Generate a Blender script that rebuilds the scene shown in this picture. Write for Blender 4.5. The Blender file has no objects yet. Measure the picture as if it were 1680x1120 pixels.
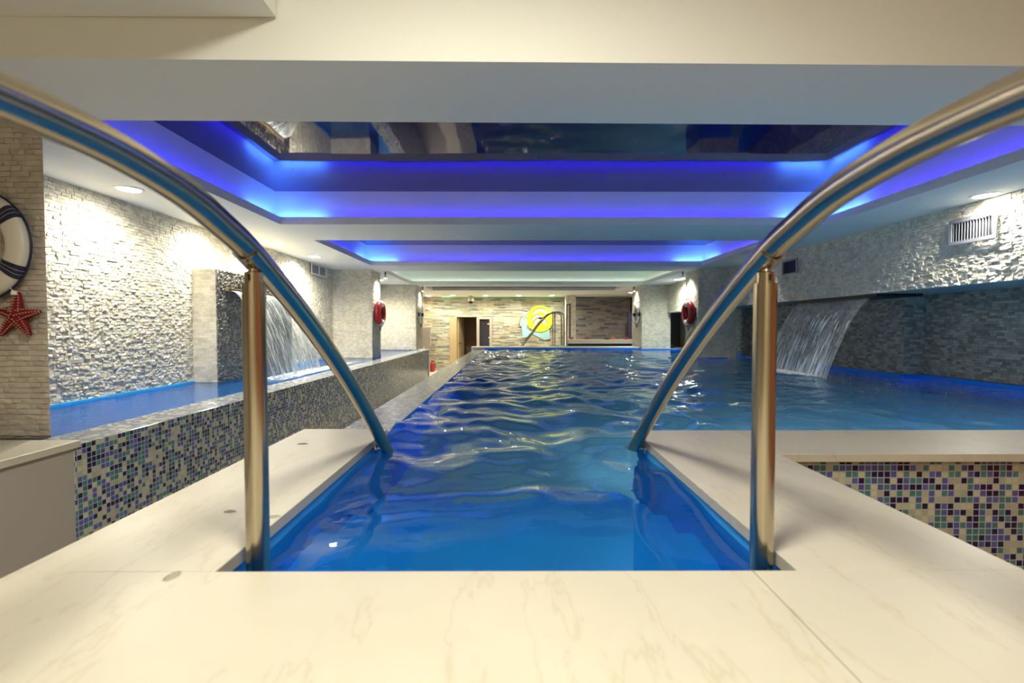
import bpy, math, random
import numpy as np
from mathutils import Vector, Matrix

# ------------------------------------------------------------------ camera, world, exposure
sc = bpy.context.scene
col = sc.collection
cam_d = bpy.data.cameras.new('camera')
cam_d.sensor_width = 36.0
cam_d.lens = 16.71
cam_d.clip_start = 0.02
cam_d.clip_end = 100
cam_d.dof.use_dof = True
cam_d.dof.focus_distance = 3.2
cam_d.dof.aperture_fstop = 3.2
cam = bpy.data.objects.new('camera', cam_d)
col.objects.link(cam)
cam.location = (0, 0, 0.482)
cam.rotation_euler = (math.radians(90 - 1.69), 0, math.radians(-0.22))
sc.camera = cam

world = bpy.data.worlds.new('world')
sc.world = world
world.use_nodes = True
world.node_tree.nodes['Background'].inputs[0].default_value = (0.5, 0.6, 0.7, 1)
world.node_tree.nodes['Background'].inputs[1].default_value = 0.02

sc.view_settings.view_transform = 'Standard'
sc.view_settings.look = 'None'
sc.view_settings.gamma = 1
sc.view_settings.exposure = 0.75
sc.cycles.use_denoising = True
sc.cycles.max_bounces = 10
sc.cycles.diffuse_bounces = 5
sc.cycles.glossy_bounces = 5
sc.cycles.transmission_bounces = 8
sc.cycles.transparent_max_bounces = 12
sc.cycles.sample_clamp_indirect = 6.0
sc.cycles.caustics_refractive = True
sc.cycles.caustics_reflective = False

WARM = (1.0, 0.93, 0.74)
SOFTW = (1.0, 0.95, 0.84)
COOL = (0.80, 0.93, 0.95)
BLUE = (0.05, 0.06, 1.0)


def lamp(name, kind, loc, energy, color, size=0.1, rot=(0, 0, 0), spot=None, blend=0.6, size_y=None):
    d = bpy.data.lights.new(name, kind)
    d.energy = energy
    d.color = color
    if kind == 'SPOT':
        d.spot_size = math.radians(spot)
        d.spot_blend = blend
        d.shadow_soft_size = size
    elif kind == 'AREA':
        d.size = size
        if size_y:
            d.shape = 'RECTANGLE'
            d.size_y = size_y
        else:
            d.shape = 'DISK'
    else:
        d.shadow_soft_size = size
    o = bpy.data.objects.new(name, d)
    o.location = loc
    o.rotation_euler = rot
    col.objects.link(o)
    return o


# lights of the deck side behind the camera (recessed in its higher ceiling)
lamp('deck_ceiling_lamp', 'AREA', (-0.1, 0.5, 1.96), 30, (1.0, 0.95, 0.80), size=0.42)
lamp('deck_ceiling_lamp', 'AREA', (-0.3, -1.9, 1.96), 30, (1.0, 0.94, 0.78), size=0.5)
# underwater lamps set in the walls of the pool
for (x_, y_, rz_, e_) in ((1.3, 2.23, 0, 18), (2.3, 2.23, 0, 14), (3.4, 2.23, 0, 9), (4.40, 10.2, 90, 10)):
    lamp('underwater_lamp', 'AREA', (x_, y_, -0.62), e_ * 0.85, (0.30, 0.62, 1.0), size=0.16, rot=(math.radians(90), 0, math.radians(rz_)))
# walkway between the channel and the pool, and the hall past the far end of the pool
ZC = 1.5


# ------------------------------------------------------------------ materials
def mat(name, color=(0.8, 0.8, 0.8), rough=0.6, metal=0.0, spec=0.5, emit=None, estr=0.0):
    m = bpy.data.materials.new(name)
    m.use_nodes = True
    b = m.node_tree.nodes['Principled BSDF']
    b.inputs['Base Color'].default_value = (*color, 1)
    b.inputs['Roughness'].default_value = rough
    b.inputs['Metallic'].default_value = metal
    b.inputs['Specular IOR Level'].default_value = spec
    if emit:
        b.inputs['Emission Color'].default_value = (*emit, 1)
        b.inputs['Emission Strength'].default_value = estr
    return m


class NT:
    def __init__(self, m):
        self.t = m.node_tree
        self.b = self.t.nodes.get('Principled BSDF')
        self.out = self.t.nodes['Material Output']

    def n(self, kind, **kw):
        nd = self.t.nodes.new(kind)
        for k, v in kw.items():
            setattr(nd, k, v)
        return nd

    def l(self, a, b):
        self.t.links.new(a, b)

    def ramp(self, stops, interp='LINEAR'):
        r = self.n('ShaderNodeValToRGB')
        r.color_ramp.interpolation = interp
        while len(r.color_ramp.elements) < len(stops):
            r.color_ramp.elements.new(0.5)
        for e, (p, c) in zip(r.color_ramp.elements, stops):
            e.position = p
            e.color = (*c, 1)
        return r

    def math(self, op, a, b=None, c=None):
        nd = self.n('ShaderNodeMath', operation=op)
        for i, v in enumerate((a, b, c)):
            if v is None:
                continue
            if isinstance(v, (int, float)):
                nd.inputs[i].default_value = v
            else:
                self.l(v, nd.inputs[i])
        return nd.outputs[0]

    def noise(self, vec, scale, detail=3, rough=0.5):
        nd = self.n('ShaderNodeTexNoise')
        nd.inputs['Scale'].default_value = scale
        nd.inputs['Detail'].default_value = detail
        nd.inputs['Roughness'].default_value = rough
        if vec is not None:
            self.l(vec, nd.inputs['Vector'])
        return nd

    def bump(self, h, strength, dist=0.01):
        nd = self.n('ShaderNodeBump')
        nd.inputs['Strength'].default_value = strength
        nd.inputs['Distance'].default_value = dist
        self.l(h, nd.inputs['Height'])
        self.l(nd.outputs[0], self.b.inputs['Normal'])
        return nd

    def obj(self):
        return self.n('ShaderNodeTexCoord').outputs['Object']

    def uv(self):
        return self.n('ShaderNodeTexCoord').outputs['UV']


def m_plaster():
    m = mat('painted_plaster', (0.86, 0.86, 0.81), 0.85, spec=0.2)
    t = NT(m)
    n = t.noise(t.obj(), 60, 4)
    t.bump(n.outputs['Fac'], 0.06, 0.004)
    return m


def m_deck():
    m = mat('cream_marble', (0.78, 0.73, 0.62), 0.38, spec=0.4)
    t = NT(m)
    o = t.obj()
    n1 = t.noise(o, 2.2, 6, 0.6)
    n2 = t.noise(o, 38, 4, 0.6)
    mp = t.n('ShaderNodeMapping')
    mp.inputs['Scale'].default_value = (2.2, 0.55, 1)
    mp.inputs['Rotation'].default_value = (0, 0, 0.25)
    t.l(o, mp.inputs[0])
    n3 = t.noise(mp.outputs[0], 2.0, 5, 0.6)
    v = t.math('ABSOLUTE', t.math('SUBTRACT', n3.outputs['Fac'], 0.5))
    vein = t.ramp([(0.0, (0.58, 0.52, 0.40)), (0.006, (0.625, 0.575, 0.465)), (0.02, (0.64, 0.595, 0.485)), (1.0, (0.64, 0.595, 0.485))])
    t.l(v, vein.inputs[0])
    cl = t.ramp([(0.3, (0.88, 0.89, 0.88)), (0.7, (1.0, 1.0, 1.0))])
    t.l(n1.outputs['Fac'], cl.inputs[0])
    mx = t.n('ShaderNodeMix', data_type='RGBA', blend_type='MULTIPLY')
    mx.inputs['Factor'].default_value = 0.9
    t.l(vein.outputs[0], mx.inputs['A'])
    t.l(cl.outputs[0], mx.inputs['B'])
    t.l(mx.outputs['Result'], t.b.inputs['Base Color'])
    t.bump(n2.outputs['Fac'], 0.08, 0.002)
    return m


def m_mosaic(name='glass_mosaic', wet=False):
    m = mat(name, (0.5, 0.5, 0.5), 0.18, spec=0.5)
    t = NT(m)
    uv = t.uv()
    sc_ = t.n('ShaderNodeVectorMath', operation='SCALE')
    sc_.inputs['Scale'].default_value = 40.0
    t.l(uv, sc_.inputs[0])
    sep = t.n('ShaderNodeSeparateXYZ')
    t.l(sc_.outputs[0], sep.inputs[0])
    fx = t.math('FRACT', sep.outputs[0])
    fy = t.math('FRACT', sep.outputs[1])
    flo = t.n('ShaderNodeVectorMath', operation='FLOOR')
    t.l(sc_.outputs[0], flo.inputs[0])
    wn = t.n('ShaderNodeTexWhiteNoise', noise_dimensions='3D')
    t.l(flo.outputs[0], wn.inputs['Vector'])
    cr = t.ramp([(0.0, (0.50, 0.50, 0.33)), (0.33, (0.055, 0.20, 0.20)), (0.57, (0.085, 0.10, 0.36)),
                 (0.78, (0.006, 0.002, 0.055))], 'CONSTANT')
    t.l(wn.outputs['Value'], cr.inputs[0])
    hs = t.n('ShaderNodeHueSaturation')
    t.l(cr.outputs[0], hs.inputs['Color'])
    wn2 = t.n('ShaderNodeTexWhiteNoise', noise_dimensions='3D')
    off = t.n('ShaderNodeVectorMath', operation='ADD')
    off.inputs[1].default_value = (17.3, 5.1, 2.0)
    t.l(flo.outputs[0], off.inputs[0])
    t.l(off.outputs[0], wn2.inputs['Vector'])
    t.l(t.math('MULTIPLY_ADD', wn2.outputs['Value'], 0.4, 0.8), hs.inputs['Value'])
    ax = t.math('ABSOLUTE', t.math('SUBTRACT', fx, 0.5))
    ay = t.math('ABSOLUTE', t.math('SUBTRACT', fy, 0.5))
    mxm = t.math('MAXIMUM', ax, ay)
    g = t.math('GREATER_THAN', mxm, 0.425)
    mx = t.n('ShaderNodeMix', data_type='RGBA')
    mx.inputs['B'].default_value = (0.42, 0.42, 0.47, 1)
    t.l(g, mx.inputs['Factor'])
    t.l(hs.outputs[0], mx.inputs['A'])
    t.l(mx.outputs['Result'], t.b.inputs['Base Color'])
    if wet:
        t.b.inputs['Coat Weight'].default_value = 0.6
        t.b.inputs['Coat Roughness'].default_value = 0.04
        mp = t.n('ShaderNodeMapping')
        mp.inputs['Scale'].default_value = (1.0, 2.5, 1)
        t.l(t.obj(), mp.inputs[0])
        nn = t.noise(mp.outputs[0], 12, 3)
        bp = t.n('ShaderNodeBump')
        bp.inputs['Strength'].default_value = 0.5
        bp.inputs['Distance'].default_value = 0.02
        t.l(nn.outputs['Fac'], bp.inputs['Height'])
        t.l(bp.outputs[0], t.b.inputs['Coat Normal'])
        t.b.inputs['Roughness'].default_value = 0.3
    else:
        t.l(t.math('MULTIPLY_ADD', g, 0.5, 0.14), t.b.inputs['Roughness'])
        h = t.math('SUBTRACT', 1.0, g)
        t.bump(h, 0.3, 0.001)
    return m


def m_stone(name, stops, rough=0.85, fine=90, bump=0.35, big=0.0):
    m = mat(name, (0.7, 0.68, 0.6), rough, spec=0.25)
    t = NT(m)
    at = t.n('ShaderNodeAttribute', attribute_name='tone')
    cr = t.ramp(stops)
    t.l(at.outputs['Fac'], cr.inputs[0])
    o = t.obj()
    n = t.noise(o, fine, 4, 0.6)
    n2 = t.noise(o, 9, 4, 0.6)
    mul = t.ramp([(0.25, (0.74, 0.73, 0.70)), (0.6, (1, 1, 1))])
    t.l(n2.outputs['Fac'], mul.inputs[0])
    mx = t.n('ShaderNodeMix', data_type='RGBA', blend_type='MULTIPLY')
    mx.inputs['Factor'].default_value = 0.8
    t.l(cr.outputs[0], mx.inputs['A'])
    t.l(mul.outputs[0], mx.inputs['B'])
    t.l(mx.outputs['Result'], t.b.inputs['Base Color'])
    t.bump(n.outputs['Fac'], bump, 0.006)
    return m


def m_steel():
    m = mat('brushed_steel', (0.48, 0.42, 0.32), 0.2, metal=1.0)
    t = NT(m)
    mp = t.n('ShaderNodeMapping')
    mp.inputs['Scale'].default_value = (1, 1, 0.02)
    t.l(t.obj(), mp.inputs[0])
    n = t.noise(t.obj(), 220, 2)
    t.l(t.math('MULTIPLY_ADD', n.outputs['Fac'], 0.10, 0.15), t.b.inputs['Roughness'])
    return m


def m_stretch():
    m = mat('glossy_stretch_film', (0.008, 0.004, 0.06), 0.035, spec=0.75)
    t = NT(m)
    o = t.obj()
    vo = t.n('ShaderNodeTexVoronoi')
    vo.inputs['Scale'].default_value = 6.5
    t.l(o, vo.inputs['Vector'])
    hole = t.math('LESS_THAN', vo.outputs['Distance'], 0.045)
    mx = t.n('ShaderNodeMix', data_type='RGBA')
    mx.inputs['A'].default_value = (0.010, 0.004, 0.065, 1)
    mx.inputs['B'].default_value = (0.0, 0.0, 0.0, 1)
    t.l(hole, mx.inputs['Factor'])
    t.l(mx.outputs['Result'], t.b.inputs['Base Color'])
    t.l(t.math('MULTIPLY', t.math('SUBTRACT', 1.0, hole), 0.75), t.b.inputs['Specular IOR Level'])
    n = t.noise(o, 1.3, 2)
    t.bump(n.outputs['Fac'], 0.12, 0.03)
    return m


def m_water(name, tint, tfac=0.5, bump=0.3, scale=9):
    m = bpy.data.materials.new(name)
    m.use_nodes = True
    nt = m.node_tree
    nt.nodes.remove(nt.nodes['Principled BSDF'])
    t = NT(m)
    refr = t.n('ShaderNodeBsdfRefraction')
    refr.inputs['IOR'].default_value = 1.33
    refr.inputs['Roughness'].default_value = 0.0
    refr.inputs['Color'].default_value = (*tint, 1)
    tr = t.n('ShaderNodeBsdfTransparent')
    tr.inputs[0].default_value = (*tint, 1)
    gl = t.n('ShaderNodeBsdfGlossy')
    gl.inputs['Roughness'].default_value = 0.02
    gl.inputs['Color'].default_value = (0.95, 0.97, 1.0, 1)
    fr = t.n('ShaderNodeFresnel')
    fr.inputs['IOR'].default_value = 1.33
    a = t.n('ShaderNodeMixShader')
    a.inputs[0].default_value = tfac
    t.l(refr.outputs[0], a.inputs[1])
    t.l(tr.outputs[0], a.inputs[2])
    b = t.n('ShaderNodeMixShader')
    t.l(fr.outputs[0], b.inputs[0])
    t.l(a.outputs[0], b.inputs[1])
    t.l(gl.outputs[0], b.inputs[2])
    o = t.obj()
    n = t.noise(o, scale, 3, 0.5)
    bp = t.n('ShaderNodeBump')
    bp.inputs['Strength'].default_value = bump
    bp.inputs['Distance'].default_value = 0.012
    t.l(n.outputs['Fac'], bp.inputs['Height'])
    for x in (refr, gl, fr):
        t.l(bp.outputs[0], x.inputs['Normal'])
    t.l(b.outputs[0], t.out.inputs['Surface'])
    return m


def m_falls(name, dens0, dens1, sx):
    """translucent falling water: clear film with white streaks running down (v = 1 at the top)"""
    m = bpy.data.materials.new(name)
    m.use_nodes = True
    t = NT(m)
    b = t.b
    b.inputs['Base Color'].default_value = (0.86, 0.93, 0.96, 1)
    b.inputs['Roughness'].default_value = 0.12
    tr = t.n('ShaderNodeBsdfTransparent')
    tr.inputs[0].default_value = (0.93, 0.96, 0.97, 1)
    uv = t.uv()
    mp = t.n('ShaderNodeMapping')
    mp.inputs['Scale'].default_value = (sx, 1.6, 1)
    t.l(uv, mp.inputs[0])
    n = t.noise(mp.outputs[0], 1.0, 5, 0.65)
    sep = t.n('ShaderNodeSeparateXYZ')
    t.l(uv, sep.inputs[0])
    thr = t.math('MULTIPLY_ADD', sep.outputs[1], dens0 - dens1, dens1)
    s = t.math('SUBTRACT', n.outputs['Fac'], thr)
    fac = t.math('MULTIPLY', s, 7.0)
    cl = t.n('ShaderNodeClamp')
    cl.inputs['Max'].default_value = 0.8
    cl.inputs['Min'].default_value = 0.2
    t.l(fac, cl.inputs[0])
    mx = t.n('ShaderNodeMixShader')
    t.l(cl.outputs[0], mx.inputs[0])
    t.l(tr.outputs[0], mx.inputs[1])
    t.l(b.outputs[0], mx.inputs[2])
    t.l(mx.outputs[0], t.out.inputs['Surface'])
    return m


def m_foam():
    m = mat('white_foam', (0.92, 0.94, 0.92), 0.5)
    t = NT(m)
    n = t.noise(t.obj(), 26, 5, 0.7)
    sep = t.n('ShaderNodeSeparateXYZ')
    t.l(t.uv(), sep.inputs[0])
    ed = t.math('MULTIPLY', t.math('SUBTRACT', 1.0, sep.outputs[0]), 0.75)
    f = t.math('MULTIPLY', t.math('SUBTRACT', t.math('ADD', n.outputs['Fac'], ed), 0.72), 5.0)
    cl = t.n('ShaderNodeClamp')
    t.l(f, cl.inputs[0])
    tr = t.n('ShaderNodeBsdfTransparent')
    mx = t.n('ShaderNodeMixShader')
    t.l(cl.outputs[0], mx.inputs[0])
    t.l(tr.outputs[0], mx.inputs[1])
    t.l(t.b.outputs[0], mx.inputs[2])
    t.l(mx.outputs[0], t.out.inputs['Surface'])
    return m


PLASTER = m_plaster()
DECK = m_deck()
MOSAIC = m_mosaic()
MOSAIC_WET = m_mosaic('wet_glass_mosaic', True)
STONE = m_stone('split_face_marble', [(0, (0.64, 0.60, 0.49)), (0.5, (0.75, 0.71, 0.59)), (1, (0.83, 0.79, 0.68))])
STONE_W = m_stone('warm_split_marble', [(0, (0.55, 0.49, 0.42)), (0.5, (0.62, 0.56, 0.48)), (1, (0.68, 0.62, 0.53))])
STONE_GREY_SHADED = m_stone('grey_and_shaded_marble', [(0, (0.20, 0.19, 0.17)), (0.5, (0.33, 0.32, 0.29)), (1, (0.45, 0.43, 0.37))])  # pier's own grey; for the lower right wall, lack of light in the colour
SLATE = m_stone('ledge_slate', [(0, (0.17, 0.19, 0.16)), (0.18, (0.36, 0.36, 0.29)), (0.45, (0.50, 0.49, 0.38)), (0.7, (0.60, 0.56, 0.42)),
                                (0.88, (0.50, 0.37, 0.18)), (1, (0.34, 0.35, 0.33))], fine=40)
SLATE_D = m_stone('dark_ledge_slate', [(0, (0.13, 0.13, 0.15)), (0.3, (0.26, 0.25, 0.25)), (0.7, (0.36, 0.33, 0.30)), (0.92, (0.42, 0.34, 0.22)), (1, (0.17, 0.17, 0.26))], fine=40)
LINER = mat('blue_pool_liner', (0.05, 0.44, 0.92), 0.45, spec=0.3)
LINER_D = mat('deep_blue_liner', (0.004, 0.20, 0.78), 0.45, spec=0.3)
STEEL = m_steel()
CHROME = mat('chrome', (0.8, 0.8, 0.8), 0.08, metal=1.0)
STRETCH = m_stretch()
BLACK = mat('black', (0.01, 0.01, 0.012), 0.5)
DARKM = mat('dark_metal', (0.06, 0.06, 0.07), 0.4, metal=0.6)
WHITE = mat('white_enamel', (0.82, 0.82, 0.80), 0.35)
WATER = m_water('pool_water', (0.40, 0.80, 1.0), 0.22, 0.25, 7)
CHANWATER = m_water('channel_water', (0.45, 0.72, 0.93), 0.5, 0.5, 16)
LENS = mat('lamp_lens', (1, 1, 1), 0.5, emit=(1.0, 0.95, 0.85), estr=45)
LENS_OFF = mat('lamp_lens_off', (0.75, 0.8, 0.8), 0.3)
LENS_DIM = mat('lamp_lens_dim', (1, 1, 1), 0.5, emit=(0.95, 1.0, 0.95), estr=4)
GREY_CAST = mat('cast_block_face', (0.44, 0.40, 0.35), 0.8)


# ------------------------------------------------------------------ mesh helpers
class MB:
    def __init__(self):
        self.v, self.f, self.uvs, self.mi = [], [], [], []

    def face(self, pts, uvs=None, mi=0):
        i = len(self.v)
        self.v += [tuple(p) for p in pts]
        self.f.append(list(range(i, i + len(pts))))
        self.uvs.append(uvs or [(0, 0)] * len(pts))
        self.mi.append(mi)

    def quad(self, a, b, c, d, mi=0):
        a, b, c, d = map(Vector, (a, b, c, d))
        # planar uv in metres from the dominant axis
        n = (b - a).cross(c - a)
        ax = max(range(3), key=lambda k: abs(n[k]))
        k = {0: (1, 2), 1: (0, 2), 2: (1, 0)}[ax]
        self.face((a, b, c, d), [(p[k[0]] + 50, p[k[1]] + 50) for p in (a, b, c, d)], mi)

    def box(self, x0, x1, y0, y1, z0, z1, mi=0):
        p = [(x, y, z) for z in (z0, z1) for y in (y0, y1) for x in (x0, x1)]
        for q in ((0, 2, 3, 1), (4, 5, 7, 6), (0, 1, 5, 4), (2, 6, 7, 3), (0, 4, 6, 2), (1, 3, 7, 5)):
            self.quad(*[p[i] for i in q], mi=mi)
        return self

    def hexa(self, p, mi=0):
        for q in ((0, 2, 3, 1), (4, 5, 7, 6), (0, 1, 5, 4), (2, 6, 7, 3), (0, 4, 6, 2), (1, 3, 7, 5)):
            self.quad(*[p[i] for i in q], mi=mi)
        return self

    def tube(self, path, r, seg=16, cap=True, mi=0, closed=False, squash=None):
        path = [Vector(p) for p in path]
        n = len(path)
        rad = r if isinstance(r, (list, tuple)) else [r] * n
        rings = []
        ref = None
        for i in range(n):
            if closed:
                t = (path[(i + 1) % n] - path[i - 1]).normalized()
            else:
                t = (path[min(i + 1, n - 1)] - path[max(i - 1, 0)]).normalized()
            if ref is None:
                ref = Vector((1, 0, 0)) if abs(t.x) < 0.9 else Vector((0, 1, 0))
            u = (ref - t * ref.dot(t)).normalized()
            w = t.cross(u)
            ref = u
            ring = []
            for k in range(seg):
                a = 2 * math.pi * k / seg
                ring.append(path[i] + (u * math.cos(a) + w * math.sin(a)) * rad[i])
            rings.append(ring)
        base = len(self.v)
        for ring in rings:
            self.v += [tuple(p) for p in ring]
        m = n if closed else n - 1
        for i in range(m):
            j = (i + 1) % n
            for k in range(seg):
                k2 = (k + 1) % seg
                self.f.append([base + i * seg + k, base + i * seg + k2, base + j * seg + k2, base + j * seg + k])
                self.uvs.append([(0, 0)] * 4)
                self.mi.append(mi)
        if cap and not closed:
            self.f.append([base + k for k in range(seg)][::-1])
            self.f.append([base + (n - 1) * seg + k for k in range(seg)])
            self.uvs += [[(0, 0)] * seg] * 2
            self.mi += [mi, mi]
        return self

    def cyl(self, c, r, z0, z1, seg=24, mi=0, axis='z', r2=None):
        c = Vector(c)
        d = {'x': Vector((1, 0, 0)), 'y': Vector((0, 1, 0)), 'z': Vector((0, 0, 1))}[axis]
        return self.tube([c + d * z0, c + d * z1], [r, r if r2 is None else r2], seg, mi=mi)

    def lathe(self, c, prof, seg=28, mi=0, axis='z'):
        """prof: list of (radius, height)"""
        base = len(self.v)
        c = Vector(c)
        for r, h in prof:
            for k in range(seg):
                a = 2 * math.pi * k / seg
                p = Vector((r * math.cos(a), r * math.sin(a), h))
                if axis == 'y':
                    p = Vector((p.x, h, p.y))
                elif axis == 'x':
                    p = Vector((h, p.x, p.y))
                self.v.append(tuple(c + p))
        for i in range(len(prof) - 1):
            for k in range(seg):
                k2 = (k + 1) % seg
                self.f.append([base + i * seg + k, base + i * seg + k2, base + (i + 1) * seg + k2, base + (i + 1) * seg + k])
                self.uvs.append([(0, 0)] * 4)
                self.mi.append(mi)
        return self

    def build(self, name, m, parent=None, smooth=False, bevel=0.0, fix=True):
        me = bpy.data.meshes.new(name)
        me.from_pydata(self.v, [], self.f)
        uvl = me.uv_layers.new(name='UVMap')
        flat = [c for fu in self.uvs for uv in fu for c in uv]
        uvl.data.foreach_set('uv', flat)
        me.polygons.foreach_set('material_index', self.mi)
        ms = m if isinstance(m, (list, tuple)) else [m]
        for x in ms:
            me.materials.append(x)
        if bevel or fix:
            import bmesh
            bm = bmesh.new()
            bm.from_mesh(me)
            bmesh.ops.remove_doubles(bm, verts=bm.verts, dist=1e-5)
            bmesh.ops.recalc_face_normals(bm, faces=bm.faces)
            bm.to_mesh(me)
            bm.free()
        if smooth:
            me.polygons.foreach_set('use_smooth', [True] * len(me.polygons))
        me.update()
        o = bpy.data.objects.new(name, me)
        col.objects.link(o)
        if parent:
            o.parent = parent
        if bevel:
            md = o.modifiers.new('bevel', 'BEVEL')
            md.width = bevel
            md.segments = 2
            md.limit_method = 'ANGLE'
        return o


def auto(o, ang=40):
    """smooth shading, sharp above the angle"""
    me = o.data
    import bmesh
    bm = bmesh.new()
    bm.from_mesh(me)
    for f in bm.faces:
        f.smooth = True
    for e in bm.edges:
        if len(e.link_faces) == 2 and e.calc_face_angle(0) > math.radians(ang):
            e.smooth = False
    bm.to_mesh(me)
    bm.free()
    return o


def tag(o, label=None, cat=None, group=None, kind=None):
    if label:
        o['label'] = label
    if cat:
        o['category'] = cat
    if group:
        o['group'] = group
    if kind:
        o['kind'] = kind
    return o


def empty(name, loc=(0, 0, 0), label=None, cat=None, group=None):
    o = bpy.data.objects.new(name, None)
    o.empty_display_size = 0.1
    o.location = loc
    col.objects.link(o)
    return tag(o, label, cat, group)


def struct(o, label=None, cat=None):
    return tag(o, label, cat, kind='structure')


def copy_tree(o, parent=None):
    c = o.copy()
    col.objects.link(c)
    c.parent = parent
    for ch in list(o.children):
        copy_tree(ch, c)
    return c


rng = np.random.default_rng(7)


def cladding(name, panels, m, row=0.025, lmin=0.03, lmax=0.065, dep=0.012, tilt=0.004, gap=0.0012, parent=None, back=True):
    """split-face stone strips as real chips. panels: (origin, u, v, n, W, H, [cut rectangles])"""
    V, F, T = [], [], []
    for (o, u, v, n, W, H, cuts) in panels:
        o, u, v, n = (np.array(q, float) for q in (o, u, v, n))
        nr = max(1, int(round(H / row)))
        rh = H / nr
        for r in range(nr):
            x = -float(rng.uniform(0, lmax * 0.8))
            z0, z1 = r * rh, (r + 1) * rh
            while x < W:
                L = float(rng.uniform(lmin, lmax))
                a, b = max(x, 0), min(x + L, W)
                x += L
                if b - a < 0.004:
                    continue
                cx, cz = (a + b) / 2, (z0 + z1) / 2
                if any(c[0] < cx < c[2] and c[1] < cz < c[3] for c in cuts):
                    continue
                d = float(rng.uniform(0.15, 1.0)) * dep
                i = len(V)
                g = gap
                for (s, t_) in ((a + g / 2, z0 + g / 2), (b - g / 2, z0 + g / 2), (b - g / 2, z1 - g / 2), (a + g / 2, z1 - g / 2)):
                    V.append(o + u * s + v * t_)
                j = rng.uniform(-tilt, tilt, 5)
                for k, (s, t_) in enumerate(((a + g, z0 + g), (b - g, z0 + g), (b - g, z1 - g), (a + g, z1 - g))):
                    V.append(o + u * s + v * t_ + n * max(0.001, d + j[k]))
                V.append(o + u * (cx + (b - a) * rng.uniform(-.25, .25)) + v * (cz + rh * rng.uniform(-.25, .25)) + n * max(0.002, d + j[4] + tilt * 0.6))
                F += [(i, i + 1, i + 5, i + 4), (i + 1, i + 2, i + 6, i + 5), (i + 2, i + 3, i + 7, i + 6), (i + 3, i, i + 4, i + 7),
                      (i + 4, i + 5, i + 8), (i + 5, i + 6, i + 8), (i + 6, i + 7, i + 8), (i + 7, i + 4, i + 8)]
                T += [float(rng.uniform(0, 1))] * 9
        if back:
            i = len(V)
            if not cuts:
                for s, t_ in ((0, 0), (W, 0), (W, H), (0, H)):
                    V.append(o + u * s + v * t_)
                F.append((i, i + 1, i + 2, i + 3))
                T += [0.0] * 4
    me = bpy.data.meshes.new(name)
    me.from_pydata([tuple(p) for p in V], [], F)
    at = me.attributes.new('tone', 'FLOAT', 'POINT')
    at.data.foreach_set('value', T)
    me.materials.append(m)
    me.update()
    ob = bpy.data.objects.new(name, me)
    col.objects.link(ob)
    if parent:
        ob.parent = parent
    return ob


def join_into(name, objs):
    """one mesh object out of several pieces of the same thing"""
    V, F, M, mats, T = [], [], [], [], []
    for o in objs:
        b = len(V)
        me = o.data
        V += [tuple(o.matrix_basis @ v.co) for v in me.vertices]
        ms = []
        for mm in me.materials:
            if mm not in mats:
                mats.append(mm)
            ms.append(mats.index(mm))
        for p in me.polygons:
            F.append([b + i for i in p.vertices])
            M.append(ms[p.material_index])
        if 'tone' in me.attributes:
            T += [d.value for d in me.attributes['tone'].data]
        else:
            T += [0.3] * len(me.vertices)
    me = bpy.data.meshes.new(name)
    me.from_pydata(V, [], F)
    for x in mats:
        me.materials.append(x)
    me.polygons.foreach_set('material_index', M)
    at = me.attributes.new('tone', 'FLOAT', 'POINT')
    at.data.foreach_set('value', T)
    me.update()
    for o in objs:
        bpy.data.objects.remove(o)
    ob = bpy.data.objects.new(name, me)
    col.objects.link(ob)
    return ob


EX, EY, EZ = (1, 0, 0), (0, 1, 0), (0, 0, 1)
NX, NY = (-1, 0, 0), (0, -1, 0)
FL = -0.97          # floor of the hall
LW, RW = -3.13, 3.78

# ------------------------------------------------------------------ ceiling with four coffers
COF = [(-2.27, 3.12, 2.39, 4.74), (-2.29, 3.15, 5.59, 7.85), (-2.33, 3.15, 8.62, 11.23), (-2.13, 2.88, 11.89, 13.1)]
LIP = 0.073
LEDGE = 0.045
ZT = 1.85
c = MB()
xl, xr = -3.45, 4.9


def strip(x0, x1, y0, y1, z0=ZC, z1=ZC + LEDGE):
    c.box(x0, x1, y0, y1, z0, z1)


# near beam, very slightly out of square with the pool
c.hexa([(xl, 1.82, ZC), (xr, 1.905, ZC), (xl, 2.36, ZC), (xr, 2.45, ZC),
        (xl, 1.82, ZC + LEDGE), (xr, 1.905, ZC + LEDGE), (xl, 2.36, ZC + LEDGE), (xr, 2.45, ZC + LEDGE)])
edges_y = [2.40] + [v for q in COF for v in q[2:]] + [16.0]
for i, (a, b, y0, y1) in enumerate(COF):
    strip(xl, a, y0 - (0.04 if i == 0 else 0), y1)
    strip(b, xr, y0 - (0.0 if i == 0 else 0), y1)
    ynext = COF[i + 1][2] if i < 3 else 16.0
    strip(xl, xr, y1, ynext)
    u_ = 0.01   # thin upstand that hides the light strips
    c.box(a - u_, a, y0, y1 + u_, ZC + LEDGE, ZC + LIP)
    c.box(b, b + u_, y0, y1 + u_, ZC + LEDGE, ZC + LIP)
    c.box(a, b, y1, y1 + u_, ZC + LEDGE, ZC + LIP)
    if i:
        c.box(a - u_, b + u_, y0 - u_, y0, ZC + LEDGE, ZC + LIP)
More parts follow.
